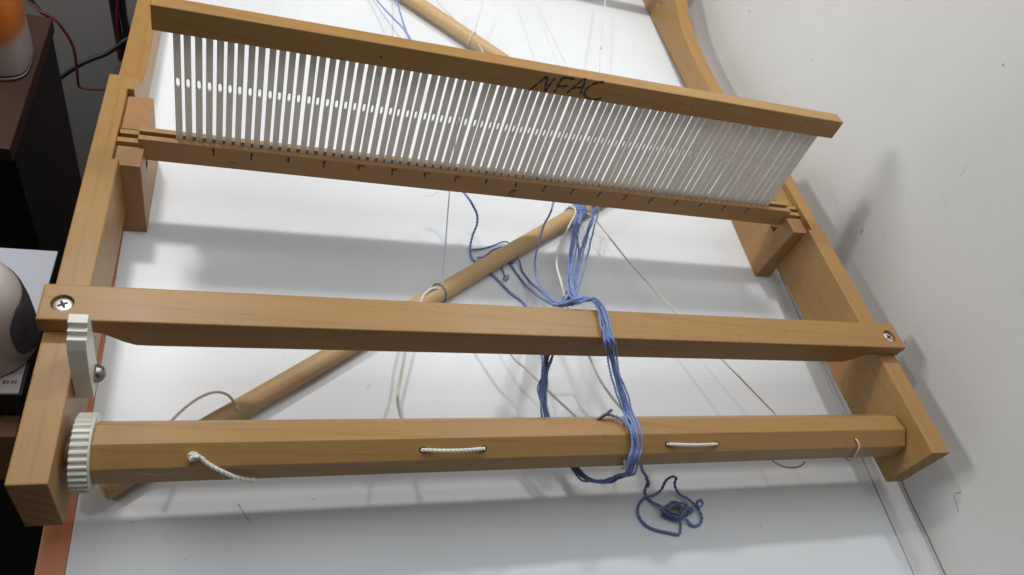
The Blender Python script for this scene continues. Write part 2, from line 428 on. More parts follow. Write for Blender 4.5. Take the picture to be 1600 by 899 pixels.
    # the front stub of the block shows end grain
# front beam over the rails
Z1 = .46
bp = [(-12.0, Z1), (-12.0, 0.003), (-10.95, 0.003), (-10.8, -.05), (-10.6, -.2), (-10.42, -.34), (-10.2, -.45), (-9.95, -.47), (9.95, -.47), (10.2, -.45), (10.42, -.34), (10.6, -.2), (10.8, -.05), (10.95, .003), (12.08, .003), (12.08, Z1)]
v, f = prism(bp, 3.43, 4.38, 'y'); beam = obj('front_beam', v, f, maple['x'], loom); bevelled(beam, .045, 3, 30)
cut(beam, [prism(circ(-11.58, 3.87, .225, 32), .30, .8, 'z'), prism(circ(11.66, 3.88, .225, 32), .30, .8, 'z')])
endgrain(beam, 0)
for sx in (-11.58, 11.66):
    v, f = lathe([(.02, -.06), (.19, -.06), (.198, .03), (.185, .055), (.13, .075), (.02, .082)], (sx, 3.87, .33), 28)
    scr = obj('screw', v, f, steel, beam, True)
    for a in (.5, .5+math.pi/2):
        c, s = math.cos(a), math.sin(a); L, w = .105, .03
        pl = [(sx+c*p-s*q, 3.87+s*p+c*q) for p, q in ((-L, -w*.6), (-.03, -w), (.03, -w), (L, -w*.6), (L, w*.6), (.03, w), (-.03, w), (-L, w*.6))]
        v, f = prism(pl, .36, .4165+(.001 if a > 1 else 0), 'z'); obj('cross_recess', v, f, recess, scr)
# back beam, only its shadow reaches the picture
v, f = box(-12.0, 12.08, 25.7, 26.35, .003, .46); bevelled(obj('back_beam', v, f, maple['x'], loom), .045, 2)
# front roller: octagonal, with a toothed wheel
RY, RZ, RR = 1.14, -1.05, .665
oc = [(RY+RR*math.cos(math.radians(57.5+45*k)), RZ+RR*math.sin(math.radians(57.5+45*k))) for k in range(8)]
v, f = prism(oc, -10.74, 11.24, 'x'); roller = obj('cloth_roller', v, f, maple['x'], loom); bevelled(roller, .022, 2)
def face_pt(x, k, s, out=0.0):   # point on roller face k (between corners k and k+1), s along it
    a, b = Vector((x, *oc[k % 8])), Vector((x, *oc[(k+1) % 8])); nn = Vector((0, math.cos(math.radians(80+45*k)), math.sin(math.radians(80+45*k))))
    return a.lerp(b, s)+nn*out
def hole_at(p, k, r=.07):
    nn = Vector((0, math.cos(math.radians(80+45*k)), math.sin(math.radians(80+45*k))))
    t1 = Vector((1, 0, 0)); t2 = nn.cross(t1)
    v = [p+nn*.002+(t1*math.cos(q)*r*1.1+t2*math.sin(q)*r) for q in [2*math.pi*i/14 for i in range(14)]]
    obj('cord_hole', v, [tuple(range(14))], holedark, roller)
v, f = prism(circ(RY, RZ, .3, 20), -11.3, -10.7, 'x'); obj('axle', v, f, maple['x'], roller)
v, f = prism(circ(RY, RZ, .3, 20), 11.2, 11.4, 'x'); obj('axle', v, f, maple['x'], roller)
nt = 34; gp = []
for k in range(nt):
    for d, r in ((-.40, .772), (-.24, .80), (-.12, .826), (.12, .826), (.24, .80), (.40, .772)):
        a = 2*math.pi*(k+d)/nt; gp.append((RY+r*math.cos(a), RZ+r*math.sin(a)))
v, f = prism(gp, -11.06, -10.73, 'x'); gear = obj('ratchet_wheel', v, f, nylon, roller); bevelled(gear, .012, 2, 60)
v, f = prism(circ(RY, RZ, .80, 48), -10.735, -10.70, 'x'); bevelled(obj('flange', v, f, nylon, gear), .01, 2)
# pawl on the left rail
pp = [(2.24, -.72), (2.30, .2), (2.42, .85), (2.50, 1.02), (2.53, 1.07), (2.66, 1.04), (2.67, 1.17), (2.78, 1.14), (2.80, 1.28), (3.0, 1.30), (3.06, 1.12), (2.98, .5), (2.88, -.1), (2.86, -.72)]
v, f = prism(pp, -11.21, -10.86, 'x'); pawl = obj('pawl', v, f, ivory, loom); bevelled(pawl, .014, 2, 20)
v, f = lathe([(.01, .0), (.20, .0), (.207, .04), (.185, .11), (.13, .17), (.06, .20), (.008, .207)], (0, 0, 0), 24)
v = [(-10.862+z, 2.64+x, -.36+y) for x, y, z in v]; obj('bolt', v, f, darksteel, pawl, True); 

# ================================================================== HEDDLE
TH_H = math.atan(.083)
hd = empty('rigid_heddle', L2T((0, 9.65, -.65))); hd.rotation_euler = (-TH_H-KT, 0, 0)
tag(hd, 'rigid heddle with grey plastic slats between two wooden bars, resting in the loom blocks', 'heddle')
def hobj(name, vf, m, parent=hd, **k): return obj(name, vf[0], vf[1], m, parent, local=True, **k)
ub = bevelled(hobj('upper_bar', box(-10.40, 10.40, 0, .50, 3.95, 4.62), maple['x']), .04, 3)
lf = hobj('front_lath', prism([(-10.88, 0), (10.9, 0), (10.9, .12), (11.42, .12), (11.42, .56), (10.9, .56), (10.9, .70), (-10.88, .70), (-10.88, .56), (-11.40, .56), (-11.40, .12), (-10.88, .12)], 0, .19, 'y'), beech); bevelled(lf, .022, 2)
lb = hobj('back_lath', prism([(-10.88, 0), (10.9, 0), (10.9, .12), (11.42, .12), (11.42, .60), (10.9, .60), (10.9, .74), (-10.88, .74), (-10.88, .60), (-11.36, .60), (-11.36, .12), (-10.88, .12)], .31, .50, 'y'), beech); bevelled(lb, .022, 2)
# slat: a flat strip with an eye at mid height
sw, st = .081, .047
def slat_mesh():
    hw, h0, h1 = .040, 2.33, 2.61
    zs = [.06, h0, h0+.05, h1-.05, h1, 4.05]
    out = [(-sw, .06), (sw, .06), (sw, 4.05), (-sw, 4.05)]
    hole = [(-hw, h0+.04), (-hw*.4, h0), (hw*.4, h0), (hw, h0+.04), (hw, h1-.04), (hw*.4, h1), (-hw*.4, h1), (-hw, h1-.04)]
    bm = bmesh.new()
    ys = (.25-st, .25+st)
    O = [[bm.verts.new(Vector((x, y, z))*S) for x, z in out] for y in ys]
    H = [[bm.verts.new(Vector((x, y, z))*S) for x, z in hole] for y in ys]
    for k in (0, 1):
        o_, h = O[k], H[k]
        fs = [(o_[0], o_[1], h[3], h[2], h[1], h[0]), (o_[1], o_[2], h[4], h[3]), (o_[2], o_[3], h[7], h[6], h[5], h[4]), (o_[3], o_[0], h[0], h[7])]
        for q in fs: bm.faces.new(q if k == 0 else q[::-1])
    for i in range(4): bm.faces.new((O[0][(i+1) % 4], O[0][i], O[1][i], O[1][(i+1) % 4]))
    for i in range(8): bm.faces.new((H[0][i], H[0][(i+1) % 8], H[1][(i+1) % 8], H[1][i]))
    bmesh.ops.recalc_face_normals(bm, faces=bm.faces)
    es = [e for e in bm.edges if abs(e.verts[0].co.x) > sw*S*.99 and abs((e.verts[0].co-e.verts[1].co).z) > 2*S]
    bmesh.ops.bevel(bm, geom=es, offset=.018*S, segments=2, profile=.5, affect='EDGES')
    me = bpy.data.meshes.new('slat'); bm.to_mesh(me); bm.free(); me.materials.append(slatm); return me
sme = slat_mesh()
for i in range(80):
    o = bpy.data.objects.new('slat', sme); COL.objects.link(o); o.parent = hd
    o.location = ((-9.875+.25*i+random.uniform(-.006, .006))*S, random.uniform(-.006, .006)*S, 0); o.rotation_euler = (0, random.uniform(-.0012, .0012), random.uniform(-.05, .05))
# spacers between the slats on the lower bar, seen as small white squares
for i in range(79):
    v, f = box(-9.80+.25*i, -9.70+.25*i, .205, .295, .1, .60); hobj('spacer', (v, f), nylon, hd)
# measuring ticks and pen marks on the lower bar
for i in range(19):
    x = i-9; sl = .05 if x > 0 else random.uniform(-.02, .01); h = random.uniform(.22, .28)
    v, f = ribbon([(x+sl*.3, -.004, .655), (x-sl*.3, -.004, .655-h*.5), (x-sl, -.004, .655-h)], .058, (0, -1, 0)); hobj('tick_mark', (v, f), ink, lf)
for x in (-5, -4, -3, -2):
    v, f = ribbon([(x+.02, -.003, .62), (x+.1, -.003, .61), (x+.17, -.003, .60)], .07, (0, -1, 0)); hobj('red_mark', (v, f), redink, lf)
v, f = ribbon([(.10, -.003, .30), (.02, -.003, .33), (-.07, -.003, .28), (-.11, -.003, .2), (-.09, -.003, .12), (0, -.003, .08), (.09, -.003, .12)], .05, (0, -1, 0)); hobj('centre_letter', (v, f), ink, lf)
v, f = ribbon([(.06, -.005, .26), (-.04, -.005, .24), (-.13, -.005, .15), (-.13, -.005, .1)], .04, (0, -1, 0)); hobj('red_mark', (v, f), redink, lf)
for a, b_ in (((-8.62, .24), (-8.40, .24)), ((-7.1, .5), (-7.0, .5)), ((-6.1, .62), (-5.95, .61)), ((2.3, .45), (2.37, .46))):
    v, f = ribbon([(a[0], -.003, a[1]), (b_[0], -.003, b_[1])], .025, (0, -1, 0)); hobj('pen_mark', (v, f), ink, lf)
# NFAC written by hand on the upper bar
def strokes(x0, z0, k, parts, w, m, parent):
    for s_ in parts:
        v, f = ribbon([(x0+p[0]*k, -.004-.001*j, z0+p[1]*k) for j, p in enumerate(s_)], w, (0, -1, 0)); hobj('handwriting', (v, f), m, parent)
HX = -.66
NF = [[(0, .02), (.02, .0), (.22, .30), (.36, .52)], [(.36, .52), (.40, .42), (.46, .08), (.48, .02)], [(.48, .02), (.56, .3), (.64, .50)],
      [(.86, .56), (.80, .30), (.78, .03)], [(.84, .55), (1.0, .57), (1.24, .57)], [(.78, .24), (.92, .28), (1.12, .32)],
      [(1.16, .08), (1.30, .32), (1.50, .62)], [(1.50, .62), (1.56, .62), (1.58, .38), (1.58, .10)], [(1.24, .26), (1.42, .32), (1.60, .34)],
      [(2.18, .62), (2.06, .62), (1.82, .48), (1.70, .28), (1.74, .10), (1.92, .02), (2.16, .03), (2.30, .12)]]
strokes(HX, 3.98, .98, NF, .072, ink, ub)
# coloured pencil lines on the top of the upper bar
random.seed(3)
for n_, x0, x1, m in ((9, -1.1, .3, plain('green_pencil', (.23, .22, .09), .7)), (16, .7, 3.0, plain('red_pencil', (.46, .16, .08), .7))):
    for k in range(n_):
        x = x0+(x1-x0)*(k+random.uniform(-.3, .3))/n_; l = random.uniform(.12, .34)
        v, f = ribbon([(x, .03, 4.623), (x-.03, .03+l*.5, 4.623), (x-.05, .03+l, 4.623)], .014, (0, 0, 1)); hobj('pencil_line', (v, f), m, ub)
for x, z in ((-4.95, 4.25), (.30, 4.2), (4.7, 4.2), (8.9, 4.25)):
    v, f = prism(circ(x, z, .028, 10), -.004, -.001, 'y'); hobj('nail_hole', (v, f), holedark, ub)

# ================================================================== DOWELS
def dowel(name, a, b, r, label):
    a, b = Vector(a), Vector(b); o = bpy.data.objects.new(name, None)
    L = (b-a).length; v, f = lathe([(r*.86, 0), (r*.97, .03), (r, .07), (r, L-.07), (r*.97, L-.03), (r*.86, L)], (0, 0, 0), 32)
    o = obj(name, v, f, dowelm, None, True, local=True); o.location = W(a); o.rotation_euler = (b-a).to_track_quat('Z', 'Y').to_euler()
    tag(o, label, 'dowel', 'apron dowels'); return o
DR = .285
da = at(158, 766, ZT+DR+.0); db = at(905, 331, ZT+DR)
db2 = da+(db-da)*1.19
dowel('wooden_dowel', da, db2, DR, 'thick wooden dowel lying slantwise under the front beam and roller')
ea = at(790, 97, ZT+.45); eb = at(618, -18, ZT+.45); dirb = (eb-ea).normalized()
dowel('wooden_dowel', ea, ea+dirb*11, .29, 'wooden dowel behind the heddle at the top edge of the photo')

# ================================================================== YARN AND CORD
def yarn(name, G, m, label, cat, group=None):
    P0 = Vector(G[0][0]); o = obj(name, G[0], G[1], m, None, True, orig=P0); tag(o, label, cat, group); return o
DT = ZT+2*DR+.03     # top of the dowel
def face_l(u, v, k):   # roller face plane k hit by the pixel ray, loom frame
    nn = Vector((0, math.cos(math.radians(80+45*k)), math.sin(math.radians(80+45*k)))); p0 = face_pt(0, k, .5)
    d = RL @ Vector(((u-800)/FPX, -(v-449.5)/FPX, -1))
    return CL+d*((p0-CL).dot(nn)/d.dot(nn)), nn
def face_u(u, v, k):
    p, n_ = face_l(u, v, k); return L2T(p), RT @ n_
def fo_(u, v, k, out): p, n_ = face_u(u, v, k); return p+n_*out
# -- blue bundle over the beam and round the roller
main = px((866, 476, -.1), (882, 474, .35), (900, 470, .62), (918, 466, .66), (933, 472, .66), (941, 488, .60), (945, 505, .60), (948, 520, .60))+[aty(951, 533, 3.27), aty(955, 552, 3.22), aty(963, 585, 2.75), aty(972, 617, 2.3), aty(980, 645, 1.85), fo_(985, 663, 0, .13), fo_(988, 680, 0, .16), fo_(989, 697, 1, .15), fo_(986, 714, 1, .16), fo_(979, 730, 2, .18)]+px((968, 743, -1.75), (952, 751, -2.0), (935, 753, -2.1), (917, 748, -2.1), (903, 738, -2.05), (890, 720, -2.0), (880, 700, -1.95))
yarn('yarn_bundle', bundle(main, 9, .115, .030, 11, fuzz=5), blue, 'blue yarn bundle draped over the front beam and hanging round the roller', 'yarn')
under = px((880, 705, -1.9), (868, 680, -1.8), (856, 655, -1.7), (851, 630, -1.6), (850, 608, -1.5), (855, 580, -1.3), (860, 556, -1.1), (866, 530, -.9))
yarn('yarn_bundle', bundle(under, 7, .14, .032, 12, fuzz=5), blue, 'blue yarn bundle seen between the front beam and the roller', 'yarn')
kn = px((905, 335, DT), (900, 352, -1.75), (894, 385, -1.45), (890, 415, -1.1), (889, 440, -.7), (893, 462, -.2), (905, 472, .35))
yarn('yarn_strand', bundle(kn, 6, .12, .031, 13, fuzz=3), blue, 'blue strands hanging left below the knot on the slanting dowel', 'yarn')
kn2 = [aty(931, 312, 10.7)]+px((930, 326, -1.6), (928, 345, -1.7), (920, 368, -1.6), (911, 395, -1.4), (905, 425, -1.1), (897, 455, -.6), (885, 478, -.2))
yarn('yarn_strand', bundle(kn2, 6, .13, .031, 14, fuzz=3), blue, 'blue strands dropping from the heddle right of the dowel knot', 'yarn')
G = ([], [])
ax = (db-da).normalized(); ctr = db-ax*.25
side = Vector((0, 0, 1)).cross(ax).normalized(); upv = ax.cross(side)
for k in range(5):
    pts = []
    for j in range(15):
        a = 2*math.pi*j/13+k*.5; c = ctr+ax*(k*.10-.18+.12*math.sin(a))
        pts.append(c+(side*math.cos(a)+upv*math.sin(a))*(DR+.04))
    add(G, strand(pts, .045, 2, fuzz=.5))
yarn('yarn_knot', G, blue, 'blue yarn knotted round the slanting dowel below the heddle', 'yarn')
# -- single blue strands
Z0 = ZT+.06
st1 = [aty(716, 185, 10.1), aty(709, 240, 10.4), aty(703, 292, 10.25)]+px((697, 370, -1.75), (690, 455, DT-.08))
yarn('yarn_strand', strand(st1, .024, 2), palebl, 'thin pale blue strand stretched straight from the heddle to the dowel', 'yarn')
w_ = []
c0 = da+ax*((at(686, 458, ZT+DR)-da).dot(ax))
for j in range(12):
    a = 2*math.pi*j/11; w_.append(c0+ax*(.06*math.sin(a))+(side*math.cos(a)+upv*math.sin(a))*(DR+.025))
yarn('yarn_tie', strand(w_, .026, 2), bluedark, 'thin blue tie wound round the dowel just behind the front beam', 'yarn')
s2 = [aty(712, 280, 10.6), aty(722, 297, 10.4)]+px((736, 316, -1.3), (745, 335, -1.7), (745, 350, -2.0), (738, 370, -2.4), (735, 388, Z0), (737, 403, Z0), (748, 413, Z0), (770, 430, Z0), (795, 455, Z0), (822, 480, Z0), (835, 520, Z0+.3), (848, 560, -1.6), (846, 600, -1.7), (852, 640, -1.75), (858, 665, -1.8))
yarn('yarn_strand', strand(s2, .045, 2, jit=.006, fuzz=.7), blue, 'wavy blue strand passing from the heddle under the dowel', 'yarn')
s3 = px((736, 391, Z0+.08), (752, 389, Z0), (770, 384, Z0), (788, 378, Z0+.05), (798, 382, Z0+.1), (808, 392, Z0), (790, 386, Z0+.05), (772, 390, Z0+.03), (757, 401, Z0), (746, 403, Z0+.08))
yarn('yarn_loop', strand(s3, .032, 2, jit=.004), bluedark, 'small blue loop lying on the table behind the dowel', 'yarn')
s4 = px((790, 400, Z0), (799, 412, Z0), (806, 404, Z0+.1), (812, 408, Z0+.1), (816, 424, Z0), (830, 442, Z0+.05), (848, 458, Z0+.6), (866, 472, -.6), (882, 476, .1), (905, 468, .58))
yarn('yarn_strand', strand(s4, .036, 2, jit=.005, fuzz=.5), bluedark, 'dark blue strand curling from beneath the dowel to the beam', 'yarn')
s5 = px((796, 408, Z0), (801, 418, Z0), (815, 438, Z0), (832, 456, Z0+.3), (852, 470, -1.4), (872, 478, -.3), (900, 474, .5))
yarn('yarn_strand', strand(s5, .040, 2, jit=.005, fuzz=.5), bluedark, 'dark blue strand running closest to the table from dowel to beam', 'yarn')
s6 = [aty(868, 302, 10.6), aty(865, 316, 10.4)]+px((860, 333, -1.3), (851, 350, -1.6), (844, 374, -1.8), (838, 396, -1.9), (836, 418, -1.9), (842, 442, -1.5), (854, 458, -.9), (870, 472, -.1), (895, 471, .5))
yarn('yarn_strand', strand(s6, .040, 2, jit=.004, fuzz=.6), blue, 'curved blue strand crossing over the dowel from heddle to beam', 'yarn')
s7 = px((784, 418, Z0), (787, 426, Z0), (789, 433, Z0), (794, 430, Z0+.05), (793, 437, Z0), (787, 437, Z0+.03), (789, 430, Z0+.06))
yarn('yarn_curl', strand(s7, .026, 2), bluedark, 'tiny curled blue yarn end in front of the dowel', 'yarn')
s8 = px((875, 480, -.5), (882, 462, -.9), (893, 447, -1.1), (902, 425, -1.2), (905, 400, -1.4), (903, 380, -1.7), (900, 362, -1.9))
yarn('yarn_strand', strand(s8, .036, 2, jit=.004), blue, 'single blue strand twisting between the two hanging bundles', 'yarn')
# -- tail with tangle in front of the roller
tail = px((936, 654, -.50), (948, 648, -.38), (962, 651, -.34), (976, 660, -.30), (986, 675, -.28), (994, 695, -.50), (998, 715, -.9), (1004, 735, -1.6), (1012, 752, -2.3), (1007, 768, Z0), (1014, 781, Z0), (1030, 790, Z0+.1), (1050, 802, Z0+.12), (1062, 815, Z0+.05), (1063, 826, Z0), (1060, 835, Z0), (1042, 832, Z0), (1020, 827, Z0), (1004, 816, Z0), (997, 802, Z0), (999, 788, Z0), (1008, 778, Z0+.08), (1022, 774, Z0+.05), (1033, 766, Z0+.15), (1040, 752, Z0+.3), (1050, 745, Z0+.35), (1056, 747, Z0+.3), (1054, 758, Z0+.2), (1061, 772, Z0+.12), (1075, 780, Z0+.1), (1088, 792, Z0+.1), (1096, 806, Z0+.05), (1094, 818, Z0), (1083, 822, Z0), (1072, 812, Z0+.08))
yarn('yarn_tail', strand(tail, .044, 2, jit=.005, fuzz=1.2), bluedark, 'long blue yarn tail curling off the roller onto the table', 'yarn')
random.seed(21)
for nm_, m_, cnt, ru, rv, lab in (('yarn_tangle', bluedark, 3, 23, 15, 'loose blue tangle of yarn loops in front of the roller'), ('yarn_fluff', browny, 2, 15, 10, 'dull brown frayed yarn inside the blue tangle')):
    G = ([], [])
    for k in range(cnt):
        pts = []; a_ = random.uniform(0, 6)
        for j in range(13):
            a_ += random.uniform(.8, 1.7)*random.choice((1, 1, 1, 1, -1)); rr_ = random.uniform(.45, 1.1)
            pts.append(at(1058+ru*rr_*math.cos(a_), 798+rv*rr_*math.sin(a_), Z0+.02+.3*random.random()))
        add(G, strand(pts, random.uniform(.026, .036), 2, fuzz=3))
    yarn(nm_, G, m_, lab, 'yarn')
s9 = px((1078, 795, Z0+.15), (1086, 790, Z0+.2), (1090, 783, Z0+.3), (1096, 781, Z0+.3), (1098, 788, Z0+.2), (1093, 793, Z0+.2), (1089, 788, Z0+.25), (1092, 783, Z0+.35), (1097, 786, Z0+.3))
yarn('yarn_curl', strand(s9, .03, 2, fuzz=1), bluedark, 'small blue curl at the right of the tangled knot', 'yarn')
G = bundle(px((934, 656, -.5), (942, 650, -.4), (950, 646, -.34), (956, 641, -.3)), 4, .05, .028, 31, fuzz=8)
yarn('yarn_end', G, browny, 'frayed brownish yarn end standing on the back of the roller', 'yarn')
G = bundle(px((1008, 748, -2.2), (1013, 754, -2.4), (1010, 760, Z0+.15)), 3, .05, .026, 33, fuzz=12)
yarn('yarn_end', G, browny, 'frayed knot in the blue tail where it leaves the roller', 'yarn')
# -- cream cords
def cord(pts, r, label, m=cream, plies=3, group=None, jit=0.0): return yarn('cord', strand(pts, r, plies, pitch=r*7, jit=jit), m, label, 'cord', group)
cord(px((888, 322, DT-.05), (897, 325, DT+.08), (899, 334, DT+.02), (891, 350, -2.0), (882, 370, -1.7), (872, 395, -1.5), (870, 415, -1.3), (876, 438, -1.1), (882, 460, -.9), (888, 482, -.8), (900, 520, -1.2), (922, 560, -1.9), (933, 585, -2.0), (946, 607, -2.1), (965, 632, -2.1), (985, 652, -2.0), (1000, 675, -1.5)), .042, 'cream cord hanging from the dowel knot down past the beam')
cord(px((918, 334, DT-.1), (930, 343, -2.1), (985, 412, -2.05), (1052, 484, -1.95), (1132, 566, -1.75), (1212, 648, -1.55), (1250, 690, -1.4)), .03, 'thin taut cream cord running from the knot to the right roller end', tan)
cord(px((765, 500, -2.0), (800, 556, -2.1), (820, 575, -2.1), (842, 597, -2.05), (870, 624, -1.95), (906, 657, -1.8), (940, 690, -1.5)), .036, 'cream cord crossing the blue bundle between beam and roller')
cord(px((686, 452, DT-.06), (676, 451, DT+.02), (668, 456, DT), (660, 466, -2.2), (652, 490, -2.2), (641, 520, -2.2), (633, 552, -2.2), (627, 585, -2.3), (622, 610, -2.3), (622, 632, -2.1), (628, 655, -1.8), (636, 680, -1.5)), .045, 'thick cream cord looped over the dowel and hanging under the beam')
cord(px((240, 690, -1.6), (264, 662, -1.75), (290, 637, -1.7), (315, 620, -1.7), (338, 613, -1.8), (355, 617, -1.95), (366, 629, DT-.05), (372, 640, DT)), .034, 'arched tan cord between the roller and the near end of the dowel', tan)
cord(px((1258, 722, -2.0), (1250, 729, -2.05), (1235, 731, -2.1), (1220, 728, -2.1), (1205, 718, -2.0), (1195, 700, -1.8)), .028, 'tan cord loop hanging under the right part of the roller', tan)
# -- cords laced through the roller
def stitch(ua, va, ub_, vb, sag, label):
    a, nn = face_u(ua, va, 1); b, _ = face_u(ub_, vb, 1)
    hole_at(face_l(ua, va, 1)[0], 1, .075); hole_at(face_l(ub_, vb, 1)[0], 1, .075)
    dn = Vector((0, 0, -1))
    cord([a-nn*.15, a+nn*.02, a.lerp(b, .06)+nn*.06, a.lerp(b, .35)+nn*(.10+sag*.2), a.lerp(b, .65)+nn*(.10+sag*.2), a.lerp(b, .94)+nn*.06, b+nn*.02, b-nn*.15], .045, label)
stitch(660, 703, 756, 701, .5, 'white cord stitch laced through the middle of the roller')
stitch(1043, 694, 1119, 694, .3, 'white cord stitch laced through the roller right of the blue yarn')
a, nn = face_u(1337, 687, 1); hole_at(face_l(1337, 687, 1)[0], 1, .05)
b, n2 = face_u(1327, 719, 2)
cord([a-nn*.1, a+nn*.03, Vector(face_u(1340, 697, 1)[0])+nn*.06, Vector(face_u(1337, 705, 2)[0])+n2*.05, b+n2*.03, b-n2*.2+Vector((0, .2, -.2))], .03, 'thin cord loop at the right end of the roller', tan)
a, nn = face_u(302, 712, 1)
c1 = [a+nn*.06, a+nn*.12+Vector((.12, 0, -.02))]+[Vector(face_u(u, v, k)[0])+Vector((0, -.09, .05)) for u, v, k in ((325, 720, 1), (345, 731, 1), (365, 740, 2), (385, 745, 2), (400, 746, 2))]
cord(c1, .05, 'white cord end knotted at the left part of the roller')
random.seed(5); G = ([], [])
for k in range(3):
    pts = []
    for j in range(9):
        q = j*2*math.pi/8+k; pts.append(a+nn*.09+Vector((math.cos(q)*.075, .03*math.sin(q+k), math.sin(q)*.095))*(1 if k != 1 else .8)+Vector((.02*k, -.03*k, .015*k)))
    add(G, strand(pts, .038, 3, pitch=.3))
yarn('cord_knot', G, cream, 'white overhand knot on the left part of the roller', 'cord')
cord(px((905, 746, -1.3), (900, 740, -1.4)) if False else [Vector(face_u(975, 718, 2)[0])+Vector((0, -.02, 0)), Vector(face_u(976, 724, 2)[0])+Vector((0, -.10, -.02)), Vector(face_u(972, 729, 2)[0])+Vector((0, -.04, -.03))], .04, 'cream cord stub beside the blue bundle under the roller')
v_ = [Vector(face_u(u, v, 2)[0])+Vector((0, -.01, 0)) for u, v in ((215, 737), (232, 741), (250, 742), (268, 738), (280, 734))]
yarn('fine_hair', strand(v_, .003, 1), tan, 'fine pale hair lying on the left lower face of the roller', 'hair')
# -- threads behind the heddle
def thread(pts, r, label, m=palet): return yarn('warp_thread', strand(pts, r, 2), m, label, 'thread')
thread(px((672, -14, -1.3), (690, 10, -1.4), (715, 35, -1.7), (737, 58, DT+.4)), .027, 'pale thread slanting down to the end of the back dowel')
thread(px((759, -20, -.6), (753, 10, -.9), (746, 35, -1.3), (738, 59, DT+.4)), .027, 'pale upright thread rising from the end of the back dowel')
thread(px((830, -16, -1.0), (845, 20, -1.0), (862, 55, -.9), (882, 96, -.7), (905, 140, -.2)), .022, 'faint thread behind the writing on the heddle bar')
thread(px((947, -16, -.8), (944, 20, -.8), (940, 55, -.75), (938, 78, -.72), (937, 110, -.6), (935, 150, -.2)), .028, 'pale knotted thread behind the right half of the heddle bar')
p = at(939, 75, -.72); G = ([], []); 
for k in range(3): add(G, strand([p+Vector((.035*math.cos(q*1.1+k), .035*math.sin(q*1.1), .04*math.sin(q+k))) for q in range(7)], .014, 1))
yarn('thread_knot', G, palet, 'small knot in the pale thread right of the writing', 'thread')
yarn('yarn_strand', strand(px((577, -18, -1.9), (592, 4, -1.9), (612, 26, -1.7), (632, 47, -1.4), (650, 75, -.6)), .040, 2, fuzz=.5), blue, 'blue strand slanting behind the heddle bar left of the back dowel', 'yarn')
yarn('yarn_strand', strand(px((617, -12, -2.0), (622, 8, -1.9), (630, 35, -1.6), (637, 55, -1.2), (645, 80, -.5)), .034, 2, fuzz=.5), blue, 'short blue strand coming from under the back dowel', 'yarn')
tie = []
ex = dirb; sd = Vector((0, 0, 1)).cross(ex).normalized(); uv_ = ex.cross(sd); cc = ea+ex*((at(738, 62, ZT+.45)-ea).length)
for j in range(14):
    q = 2*math.pi*j/12; tie.append(cc+ex*(.05*math.sin(q*.5))+(sd*math.cos(q)+uv_*math.sin(q))*(.29+.03))
yarn('thread_tie', strand(tie, .028, 2), cream, 'cream thread tied round the end of the back dowel', 'thread')
yarn('yarn_strand', strand(px((738, 57, DT+.45), (743, 62, DT+.3), (748, 70, DT), (756, 84, -1.6)), .020, 2), palebl, 'thin blue thread at the tip of the back dowel', 'yarn')

# ================================================================== THINGS LEFT OF THE TABLE
# dark cabinet with a brown top
CZ = -8.0
cab = tag(empty('cabinet', (-21, 22, -32)), 'black cabinet with dark brown wood top left of the table', 'cabinet')
a, b = at(14, 233, CZ), at(83, 28, CZ)
cx1 = (a.x+b.x)/2
v, f = box(cx1-13, cx1, a.y, b.y, CZ-.7, CZ); bevelled(obj('cabinet_top', v, f, brownwood, cab), .06, 2)
v, f = box(cx1-12.6, cx1-.12, a.y+.5, b.y-.1, -32, CZ-.7); obj('cabinet_body', v, f, blackpl, cab)
def squircle_bottle(name, c, prof, sx, sy, ex, m, label, cat='bottle', n=40, rot=0):
    o = empty(name, c); v, f = lathe(prof, (0, 0, 0), n, sx, sy, ex)
    bo = obj('body', v, f, m, o, True, local=True); o.rotation_euler = (0, 0, rot); tag(o, label, cat); return o, bo
mo, t, b_ = newmat('orange_white_label')
tc = N(t, 'ShaderNodeTexCoord'); sp = N(t, 'ShaderNodeSeparateXYZ'); t.links.new(tc.outputs['Object'], sp.inputs[0])
ad = N(t, 'ShaderNodeMath', operation='MULTIPLY_ADD'); ad.inputs[1].default_value = -.35; t.links.new(sp.outputs['X'], ad.inputs[0]); t.links.new(sp.outputs['Z'], ad.inputs[2])
mrn = N(t, 'ShaderNodeMapRange'); mrn.inputs['From Min'].default_value = .5*S; mrn.inputs['From Max'].default_value = 3.2*S; t.links.new(ad.outputs[0], mrn.inputs['Value'])
t.links.new(ramp(t, mrn.outputs[0], [(0, (.74, .67, .66)), (.18, (.74, .60, .54)), (.34, (.75, .27, .09)), (.5, (.85, .25, .045)), (1, (.88, .27, .05))]), b_.inputs['Base Color']); b_.inputs['Roughness'].default_value = .4
c = at(25, 129, CZ); c2 = at(54, 92, CZ)
prof1 = [(.05, 0), (.92, 0), (.98, .05), (1, .15), (1, .16), (.985, .22), (.985, .30), (1, .36), (1.0, 4), (.98, 6), (.9, 7.4), (.6, 8.4), (.35, 9), (.34, 10)]
o, bo = squircle_bottle('cleaner_bottle', (c2.x-1.95, c.y+1.2, CZ), prof1, 1.95, 1.35, .55, mo, 'orange and white plastic bottle standing on the dark cabinet')
v, f = lathe([(1.004, .215), (1.004, .295)], (0, 0, 0), 40, 1.95, 1.35, .55); f = f[:-2]; obj('base_line', v, f, blackpl, o, True, local=True)
for k in range(5):
    v, f = box(-.95+.0, -.55+.05*k, -1.36, -1.345, .75+.16*k, .82+.16*k); obj('label_text', v, f, ink, o, local=True)
